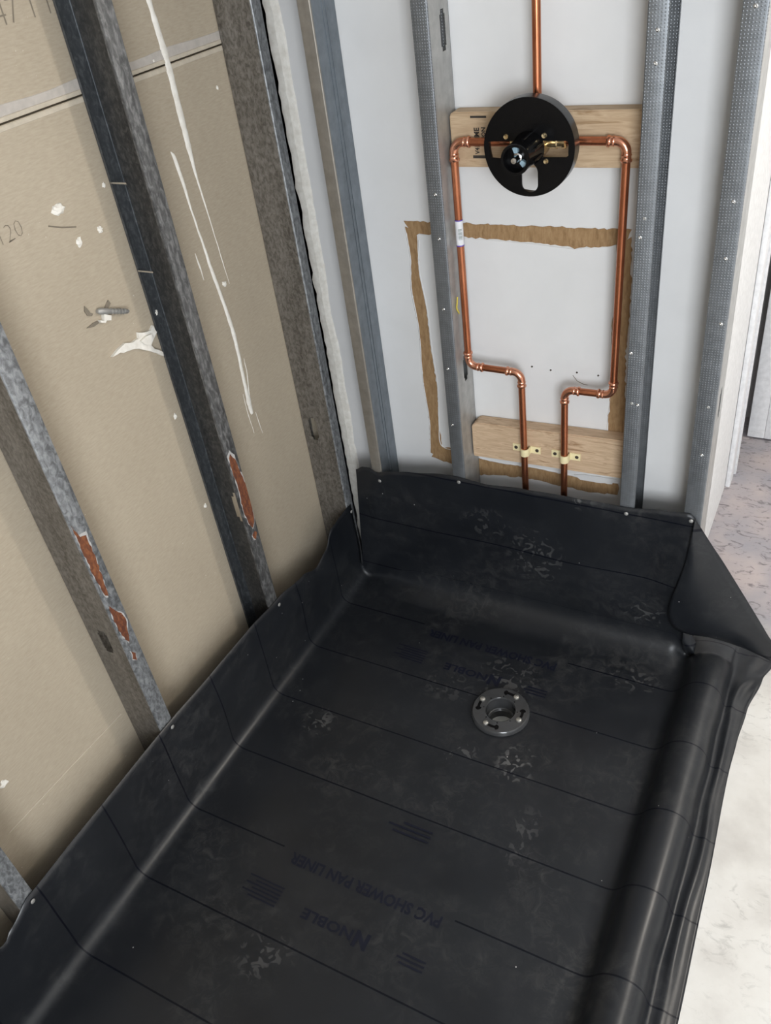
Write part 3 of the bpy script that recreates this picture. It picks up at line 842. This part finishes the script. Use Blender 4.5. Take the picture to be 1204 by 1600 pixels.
# yellow straps
def strap(x, z, label):
    s = tag(empty('pipe_strap', (x, .054, z)), label, 'pipe strap', 'yellow plastic pipe straps')
    V, F = [], []
    r0, r1, hz = PR + .0006, PR + .0028, .0095
    prof_o = [(-.0345, .0), (-.0345, -.0022), (-.0118, -.0022)] ; 
    arc = [(r1 * math.sin(math.radians(a)), -.014 - r1 * math.cos(math.radians(a))) for a in range(-90, 91, 15)]
    outer = [(-.0345, -.0001), (-.0345, -.0024), (-r1, -.0024)] + arc + [(r1, -.0024), (.0345, -.0024), (.0345, -.0001)]
    arci = [(r0 * math.sin(math.radians(a)), -.014 - r0 * math.cos(math.radians(a))) for a in range(90, -91, -15)]
    inner = [(r0, -.0001)] + arci + [(-r0, -.0001)]
    P = outer + inner; n = len(P)
    for zz in (z - hz, z + hz): V += [(x + a, .054 + b_, zz) for a, b_ in P]
    for i in range(n): F.append((i, (i + 1) % n, n + (i + 1) % n, n + i))
    F.append(tuple(range(n))); F.append(tuple(range(2 * n - 1, n - 1, -1)))
    o = mesh_obj('saddle', V, F, MT['yellow'], s)
    bm = bmesh.new(); bm.from_mesh(o.data); bmesh.ops.triangulate(bm, faces=[f for f in bm.faces if len(f.verts) > 4]); bm.to_mesh(o.data); bm.free()
    for sx in (-1, 1):
        lathe('screw', [(.0001, .0012), (.0022, .0016), (.0042, .0010), (.0044, 0)], (x + sx * .0262, .0516, z), (0, -1, 0), MT['darkmetal'], s, 14)
    return s
strap(.4998, .4905, 'pale yellow strap on the left lower copper pipe')
strap(.5960, .4905, 'pale yellow strap on the right lower copper pipe')
# bit of yellow wire beside the left pipe
wv = sweep('yellow_wire', crom([(.3592, .030, .872), (.3606, .024, .862), (.3596, .022, .850), (.3612, .026, .840), (.3600, .031, .834)], 5), .0016, MT['wire'], None, 8)
tag(wv, 'short bit of yellow wire beside the left copper pipe', 'wire')

# ================================================================== SHOWER VALVE
VX, VZ = .5435, 1.194
VF = -.016                      # front of the plate
va = tag(empty('shower_valve', (VX, 0, VZ)), 'round black shower valve plate with a long hub and brass screws', 'valve')
def curve_plate(name, outer, holes, y0, y1, mat, parent):
    cu = bpy.data.curves.new('c', 'CURVE'); cu.dimensions = '2D'; cu.fill_mode = 'BOTH'; cu.extrude = abs(y1 - y0) / 2
    for pts in [outer] + holes:
        sp = cu.splines.new('POLY'); sp.points.add(len(pts) - 1); sp.use_cyclic_u = True
        for p, (a, b_) in zip(sp.points, pts): p.co = (a, b_, 0, 1)
    tmp = bpy.data.objects.new('c', cu); COL.objects.link(tmp)
    dg = bpy.context.evaluated_depsgraph_get(); dg.update()
    me = tmp.evaluated_get(dg).to_mesh()
    V = [(v.co.x, (y0 + y1) / 2 - v.co.z, v.co.y) for v in me.vertices]
    F = [tuple(p.vertices) for p in me.polygons]
    bpy.data.objects.remove(tmp, do_unlink=True)
    return mesh_obj(name, V, F, mat, parent)
def circ(r, n=64, cx=VX, cz=VZ): return [(cx + r * math.cos(2 * math.pi * k / n), cz + r * math.sin(2 * math.pi * k / n)) for k in range(n)]
def ppx(u, v):   # plate outline helper: millimetres from the plate centre
    return (VX + u / 1000, VZ + v / 1000)
RP = .0858
left_win = [ppx(*p) for p in ((-77, 11), (-26, 13), (-26, -20), (-73, -17))]
right_win = [ppx(*p) for p in ((27, 13), (70, 13), (74, 10), (74, -12), (70, -15), (27, -15))]
ob = []
for a in range(0, 181, 15): ob.append((VX + .0015 + .0155 * math.cos(math.radians(a)), VZ - .042 + .016 * math.sin(math.radians(a))))
for a in range(180, 361, 15): ob.append((VX + .0015 + .0155 * math.cos(math.radians(a)), VZ - .064 + .014 * math.sin(math.radians(a))))
curve_plate('plate', circ(RP), [left_win, right_win, ob], VF, VF + .003, MT['black'], va)
lathe('rim', [(RP, 0), (RP + .0004, .004), (RP + .0004, .026), (RP - .003, .026), (RP - .003, .003)], (VX, VF, VZ), (0, 1, 0), MT['blackrim'], va, 64)
# hub, projecting out of the plate
hub = lathe('hub', [(.030, -.001), (.0290, .004), (.0268, .010), (.0262, .064), (.0268, .068), (.0258, .0705), (.0215, .0705), (.0205, .066), (.0205, .052), (.0001, .052)],
      (VX, VF, VZ), (0, -1, 0), MT['black'], va, 40)
for a in (20, -18, 75):
    an = math.radians(a)
    cx, cz = VX + .0285 * math.cos(an), VZ + .0285 * math.sin(an)
    sweep('hub_rib', [(cx, VF - .001, cz), (cx, VF - .048, cz)], .0028, MT['black'], hub, 8)
stem = lathe('stem', [(.0085, .050), (.0085, .058), (.0062, .059), (.0062, .073), (.0048, .076), (.0001, .0765)], (VX, VF, VZ), (0, -1, 0), MT['chrome'], hub, 20)
MT['paleblue'] = plain('pale_blue_plastic', (0.28, 0.40, 0.47), 0.4)
for a in (100, -40):
    an = math.radians(a)
    V, F = [], []
    pts = [(.0095, -.35), (.0185, -.28), (.0195, 0), (.0185, .28), (.0095, .35)]
    P = [(VX + r * math.cos(an + t), VZ + r * math.sin(an + t)) for r, t in pts]
    for y in (VF - .060, VF - .0525): V += [(x, y, z) for x, z in P]
    n = len(P); F = [tuple(range(n)), tuple(range(2 * n - 1, n - 1, -1))] + [(i, (i + 1) % n, n + (i + 1) % n, n + i) for i in range(n)]
    mesh_obj('limit_stop', V, F, MT['paleblue'], hub)
for (u, v) in ((-42, 20), (30, 22), (-30, -24), (33, -22)):
    lathe('brass_screw', [(.0001, .0014), (.0012, .0014), (.0042, .0022), (.0050, .0008), (.0050, 0)], (VX + u / 1000, VF, VZ + v / 1000), (0, -1, 0), MT['brass'], va, 16)
# valve body behind the plate with brass unions
lathe('valve_body', [(.0001, 0), (.026, 0), (.027, .004), (.027, .040), (.020, .050), (.0001, .050)], (VX, -.010, VZ - .002), (0, 1, 0), MT['brass'], va, 28)
for sx in (-1, 1):
    lathe('brass_union', [(.0105, .022), (.0125, .024), (.0125, .036), (.0105, .038), (.0105, .046), (.0125, .047), (.0125, .052), (.0082, .054)],
          (VX, PY, 1.1902), (sx, 0, 0), MT['brass'], va, 20)
lathe('brass_union', [(.0105, .018), (.0115, .020), (.0115, .034), (.0082, .036)], (.542, PY, VZ), (0, 0, 1), MT['brass'], va, 20)

# ================================================================== LINER
FZ = -.012
HL = [(-2.2, .235), (-1.33, .232), (-1.29, .200), (-1.27, .214), (-1.216, .236), (-1.067, .241), (-.80, .246), (-.65, .241), (-.51, .239), (-.383, .229),
      (-.274, .209), (-.21, .185), (-.155, .200), (-.113, .243), (-.042, .248), (.0, .246)]
HB = [(0, .372), (.03, .385), (.06, .387), (.095, .376), (.15, .392), (.204, .398), (.313, .412), (.415, .406), (.519, .413), (.639, .415), (.757, .416), (.841, .427), (.893, .431), (.91, .418)]
EDGE = [(-2.2, 1.088), (-.85, 1.086), (-.6, 1.083), (-.3, 1.076), (-.22, 1.078), (-.123, 1.084), (-.013, 1.102), (.035, 1.116), (.06, 1.125)]
PAD = .0035                 # liner stands this far off the stud faces
def left_profile(y):
    h = interp(HL, y); r = .030
    pts = []
    for k in range(12):
        z = h + (FZ + r - h) * k / 12
        pts.append((PAD + .006 * math.sin(math.pi * k / 12) * (0.5 + noise.noise((y * 5, z * 6, 3))), z))
    for k in range(9):
        a = math.pi / 2 * k / 8
        pts.append((PAD + r - r * math.cos(a), FZ + r - r * math.sin(a)))
    return pts
CURB = [(.880, 0), (.900, .0), (.918, .003), (.932, .016), (.943, .034), (.957, .049), (.974, .0575), (.992, .059), (1.006, .055), (1.018, .045), (1.026, .030), (1.031, .012), (1.036, .002)]
curb_pts = [(p.x, p.y) for p in crom(CURB, 3)]
def curb_profile(y, fade=1.0):
    wob = .004 * noise.noise((y * 3.1, 5, 0)) + .002 * noise.noise((y * 11, 6, 0))
    dip = 1 + .06 * noise.noise((y * 2.3, 8, 0))
    pts = []
    for x, h in curb_pts:
        k = sstep(.99, 1.03, x)
        pts.append((x + wob * k, FZ + h * dip * fade))
    e = interp(EDGE, y)
    ex = pts[-1][0]; big = .0075 * (0.8 + 0.9 * noise.noise((y * 6.5, 2, 0)))
    rc = .45 + .18 * noise.noise((y * 5.0, 12, 0))
    for k in range(1, 11):
        t = k / 10
        bz = big * math.exp(-((t - rc) / .17) ** 2)
        wr_ = .003 * noise.noise((y * 26, t * 4, 4)) * sstep(-.35, 0, y) + .004 * math.exp(-((t - .6) / .25) ** 2) * math.exp(-((y + .09 - .1 * t) / .014) ** 2)
        pts.append((ex + (e - ex) * t, FZ + .002 * (1 - t) - .0030 * t + max(-.001, bz + wr_)))
    return pts
floor_x = [PAD + .030 + (.880 - PAD - .030) * k / 62 for k in range(1, 62)]
def fillet(x, y):
    k = sstep(.0, .22, x) * (1 - sstep(.885, .93, x))
    t = max(0, min(1, (y + .080) / .077))
    return k * (.022 * t * t * (3 - 2 * t) + .038 * t ** 8)
def floor_z(x, y):
    return FZ + .0012 * noise.noise((x * 5, y * 5, 0)) + .0008 * noise.noise((x * 13, y * 9, 4)) + fillet(x, y)
V, F, UV = [], [], []
Y0, Y1 = -2.0, -.0035
ny = 190
rows = []
for j in range(ny + 1):
    y = Y0 + (Y1 - Y0) * j / ny
    row = []
    lpz = left_profile(y)
    al = sum(math.dist(p, q) for p, q in zip(lpz, lpz[1:]))
    s = -al
    prev = None
    def add(x, z, yy=None):
        global s_
        V.append((x, y if yy is None else yy, z)); row.append(len(V) - 1)
    sc_ = 0.0
    for i, (x, z) in enumerate(lpz):
        ax = x
        add(ax, z); UV.append((x - (z - FZ), y))
    for x in floor_x: add(x, floor_z(x, y)); UV.append((x, y))
    fd = 1 - .54 * sstep(-.022, -.0035, y)
    cp = curb_profile(y, fd)
    for i, (x, z) in enumerate(cp):
        if x < .93: z = z + fillet(x, y)
        add(x, z); UV.append((x + .5 * max(0, z - FZ), y))
    rows.append(row)
NL = len(left_profile(-1)); NF = len(floor_x)
# side facing the tan wall gets sag near the corner; grid faces with the drain cut out
for j in range(ny):
    for i in range(len(rows[0]) - 1):
        q = (rows[j][i], rows[j][i + 1], rows[j + 1][i + 1], rows[j + 1][i])
        cx = sum(V[a][0] for a in q) / 4; cy = sum(V[a][1] for a in q) / 4
        if NL < i < NL + NF and math.hypot(cx - DX, cy - DY) < .047: continue
        F.append(q)
# curb end and lip carry on past the stud line
prev = rows[-1]
c0 = NL + NF
first = next(i for i in range(c0, len(prev)) if V[prev[i]][0] > .9185)
for yy, fd in ((.004, .44), (.014, .42), (.026, .40), (.040, .36), (.060, .30), (.085, .20), (.115, .05)):
    cp = curb_profile(yy, fd); cur = [None] * len(prev)
    for i in range(first, len(prev)):
        x, z = cp[i - c0]
        V.append((x, yy, z)); UV.append((x, yy)); cur[i] = len(V) - 1
    for i in range(first, len(prev) - 1):
        F.append((prev[i], prev[i + 1], cur[i + 1], cur[i]))
    prev = cur
# back upturn
bx_idx = []
last = rows[-1]
# columns: from the corner to just past the curb foot
cols = [i for i in range(NL - 9, len(last)) if V[last[i]][0] < .945]
nb = 26
prevrow = [last[i] for i in cols]
base = [V[k] for k in prevrow]
for r_ in range(1, nb + 1):
    t = r_ / nb
    cur = []
    for (bxx, byy, bzz) in base:
        top = interp(HB, bxx) if bxx < .909 else bzz + .075 * (1 - sstep(.918, .96, bxx)) + .012
        z = bzz + (top - bzz) * t
        lean = .034 * t * (1 - sstep(0, .16, bxx)) + .004 * (1 - sstep(0, .1, bxx))
        bul = .010 * math.sin(math.pi * min(1, t * 1.02)) * (0.5 + .9 * noise.noise((bxx * 4, z * 5, 6))) * sstep(0, .08, bxx)
        bul += .014 * sstep(.80, .905, bxx) * math.sin(math.pi * t) ** 1.5
        edge = .003 * noise.noise((bxx * 18, 3, 3)) * sstep(.85, 1, t)
        curl = .006 * math.exp(-((bxx - .15) / .05) ** 2) * sstep(.82, 1, t)
        V.append((bxx + lean, Y1 - max(0, bul) - max(0, edge) - curl, z)); UV.append((bxx, Y1 + (z - FZ))); cur.append(len(V) - 1)
    for i in range(len(cols) - 1): F.append((prevrow[i], prevrow[i + 1], cur[i + 1], cur[i]))
    prevrow = cur
me_l = mesh_obj('shower_pan_liner', V, F, MT['liner'], None, smooth=True, uvs=UV)
tag(me_l, 'charcoal black vinyl shower pan liner covering the floor and turned up the walls', 'liner')
sol = me_l.modifiers.new('thickness', 'SOLIDIFY'); sol.thickness = .0012; sol.offset = -1.0
# folded corner ear over the end of the curb
T = crom([(.907, -.010, .421), (.912, -.008, .413), (.944, -.004, .360), (.976, .000, .309), (1.028, .005, .222), (1.072, .009, .148), (1.104, .012, .094), (1.150, .022, .030), (1.185, .03, -.008)], 5)
Bt = crom([(.905, -.012, .420), (.900, -.021, .330), (.893, -.026, .275), (.874, -.028, .165), (.884, -.024, .102), (.922, -.012, .076), (.977, .006, .064), (1.06, .012, .047), (1.185, .024, -.010)], 5)
V, F, UV = [], [], []
nr = 12
for i, (a, c_) in enumerate(zip(T, Bt)):
    for k in range(nr + 1):
        t = k / nr
        p = a.lerp(c_, t)
        bow = .012 * math.sin(math.pi * t) * math.sin(math.pi * i / (len(T) - 1))
        V.append((p.x, p.y - bow, p.z)); UV.append((p.x, p.z * .5 + .03))
for i in range(len(T) - 1):
    for k in range(nr):
        F.append((i * (nr + 1) + k, i * (nr + 1) + k + 1, (i + 1) * (nr + 1) + k + 1, (i + 1) * (nr + 1) + k))
ear = mesh_obj('corner_flap', V, F, MT['liner'], me_l, smooth=True, uvs=UV)
ear['label'] = 'triangular folded corner flap at the curb end'
sol = ear.modifiers.new('thickness', 'SOLIDIFY'); sol.thickness = .0022; sol.offset = 0
# prints on the liner, upside down to the viewer
def linf(x0, y0): return lambda a, b_: (x0 - a, y0 - b_, floor_z(x0 - a, y0 - b_) + .0012)
def print_set(y0, dx, full=True):
    text_obj('printed_name', 'PVC SHOWER PAN LINER', .033, linf(.640 + dx, y0 - .009), MT['inkblue'], me_l, .0010, 1, .352)
    text_obj('printed_name', 'NOBLE', .029, linf(.492 + dx, y0 - .103), MT['inkblue'], me_l, .0008, 1, .118)
    text_obj('printed_logo', 'N', .042, linf(.527 + dx, y0 - .100), MT['inkblue'], me_l, .0022, 1.0)
    for k in range(6):
        L = .085 if k % 2 == 0 else .066
        mesh_obj('printed_stripe', [linf(.315 + dx, y0 - .085)(a, b_ + k * .008) for a, b_ in ((0, 0), (L, 0), (L, .0035), (0, .0035))], [(0, 1, 2, 3)], MT['inkblue'], me_l)
    for k, L in enumerate((.085, .100, .070)):
        mesh_obj('printed_stripe', [linf(.545 + dx, y0 + .125)(a, b_ - k * .012) for a, b_ in ((0, 0), (L, 0), (L, .0045), (0, .0045))], [(0, 1, 2, 3)], MT['inkblue'], me_l)
    for k, L in enumerate((.050, .058, .050)):
        mesh_obj('printed_stripe', [linf(.645 + dx, y0 - .100)(a, b_ + k * .009) for a, b_ in ((0, 0), (L, 0), (L, .004), (0, .004))], [(0, 1, 2, 3)], MT['inkblue'], me_l)
print_set(-.835, 0)
print_set(-.133, 0)

# nails along the liner's top edge
def nail(loc, axis, label):
    o = lathe('roofing_nail', [(.0001, .0022), (.0030, .0020), (.0046, .0010), (.0048, 0), (.0016, -.0005), (.0014, -.002), (.0001, -.002)], (0, 0, 0), axis, MT['galv'], None, 14)
    o.location = loc
    tag(o, label, 'nail', 'nails along the liner edge')
for (y, z, lb) in ((-1.216, .222, 'nail head in the liner edge at the bottom left stud'), (-.805, .232, 'nail head in the liner edge below the long rust streak'),
                   (-.388, .214, 'nail head in the liner edge below the dark open stud'), (-.012, .228, 'nail head in the liner edge at the corner stud')):
    nail((PAD + .0042, y, z), (1, 0, 0), lb)
for (x, z, lb) in ((.112, .352, 'nail head in the back liner edge nearest the corner'), (.342, .398, 'nail head in the back liner edge under the left pipe stud'),
                   (.756, .400, 'nail head in the back liner edge right of the copper pipes'), (.897, .414, 'nail head at the right end of the back liner edge')):
    nail((x, -.0062, z), (0, -1, 0), lb)

# ================================================================== DRAIN
dn = tag(empty('drain_flange', (DX, DY, FZ)), 'round dark clamping drain flange with bolts set in the liner', 'drain')
RZ = FZ + .0005
dring = lathe('ring', [(.034, .001), (.0345, .010), (.0365, .0125), (.066, .0118), (.0695, .0085), (.0705, .001)], (DX, DY, RZ), (0, 0, 1), MT['greydk'], dn, 56, True)
lathe('barrel', [(.0335, .0095), (.0330, -.020), (.0315, -.022), (.0315, -.055)], (DX, DY, RZ), (0, 0, 1), MT['greydk'], dn, 40)
lathe('thread', [(.0318, -.020), (.0298, -.0215), (.0318, -.023), (.0298, -.0255), (.0318, -.027), (.0298, -.029), (.0318, -.031)], (DX, DY, RZ), (0, 0, 1), MT['greydk'], dn, 40)
lathe('pipe_bottom', [(.0315, -.052), (.0001, -.052)], (DX, DY, RZ), (0, 0, 1), MT['drainlight'], dn, 32)
def dpol(r, a, h): return (DX + r * math.cos(math.radians(a)), DY + r * math.sin(math.radians(a)), RZ + h)
for a in (65, 165, 250, 345):
    lathe('bolt', [(.0001, .0052), (.0036, .0050), (.0062, .0036), (.0068, .0005), (.0068, 0)], dpol(.053, a, .0122), (0, 0, 1), MT['glossgrey'], dn, 14)
    # keyhole slot beside every bolt: a shallow black inlay with its round end
    P = []
    for t in range(0, 11): P.append((.053 + .0032, a + 8 + t * 1.8))
    for q in range(0, 181, 20):
        an = math.radians(q); P.append((.053 + .0072 * math.cos(an), a + 29 + math.degrees(.0072 * math.sin(an) / .053)))
    for t in range(10, -1, -1): P.append((.053 - .0032, a + 8 + t * 1.8))
    n = len(P)
    V = [dpol(r, aa, .0118) for r, aa in P] + [dpol(r, aa, .0127) for r, aa in P]
    F = [tuple(range(n)), tuple(range(2 * n - 1, n - 1, -1))] + [(i, (i + 1) % n, n + (i + 1) % n, n + i) for i in range(n)]
    o = mesh_obj('keyhole_slot', V, F, MT['black'], dring)
    bm = bmesh.new(); bm.from_mesh(o.data); bmesh.ops.triangulate(bm, faces=[f for f in bm.faces if len(f.verts) > 4]); bm.to_mesh(o.data); bm.free()
for a in range(10, 370, 45):
    lathe('pin_hole', [(.0016, .0004), (.0001, .0005)], dpol(.0405, a, .0122), (0, 0, 1), MT['black'], dring, 10)

# ================================================================== SMALL THINGS
an = tag(empty('wall_anchor', (-DEP, -.50, 1.045)), 'grey metal toggle anchor sticking out of the tan board', 'wall anchor')
V = []; 
d0 = Vector((-DEP + .004, -.541, 1.057)); d1 = Vector((-DEP + .010, -.474, 1.027))
sweep('body', [d0, d0.lerp(d1, .08), d0.lerp(d1, .3), d0.lerp(d1, .34), d1.lerp(d0, .06), d1], [.004, .0062, .0062, .005, .0046, .0015], MT['galv'], an, 8)
for k in range(5):
    t = .42 + k * .1
    p = d0.lerp(d1, t); q = d0.lerp(d1, t + .03)
    sweep('thread_ridge', [p, q], .0056, MT['galv'], an, 8)
for outl in ([(-.562, 1.076), (-.558, 1.069), (-.555, 1.060), (-.549, 1.056), (-.554, 1.053), (-.563, 1.058), (-.566, 1.068)],
             [(-.574, 1.039), (-.556, 1.041), (-.546, 1.040), (-.544, 1.035), (-.558, 1.034)],
             [(-.521, 1.053), (-.514, 1.058), (-.506, 1.063), (-.503, 1.055), (-.511, 1.050)]):
    sheet_patch('paper_flap', outl, fl, .002, MT['inkgrey'], an, 0, 1)
sheet_patch('gypsum_crumb', [(-.545, 1.04), (-.534, 1.037), (-.531, 1.046), (-.524, 1.043), (-.515, 1.037), (-.519, 1.030), (-.529, 1.034), (-.534, 1.030), (-.543, 1.035)], fl, .007, MT['plaster'], an, .001, 2)
# the bulb that lights the room, hanging from the ceiling out of view
lm = tag(empty('pendant_lamp', (LAMP_C.x, LAMP_C.y, TOP_Z)), 'bare bulb hanging from the ceiling right of the shower', 'lamp')
lathe('ceiling_rose', [(.0001, 0), (.05, 0), (.045, -.015), (.012, -.022)], (LAMP_C.x, LAMP_C.y, TOP_Z - .0005), (0, 0, 1), MT['paint'], lm, 24)
sweep('cord', [(LAMP_C.x, LAMP_C.y, TOP_Z - .02), (LAMP_C.x, LAMP_C.y, LAMP_C.z + .12)], .004, MT['black'], lm, 8)
lathe('socket', [(.0001, .125), (.018, .122), (.020, .085), (.018, .075)], LAMP_C, (0, 0, 1), MT['black'], lm, 20)
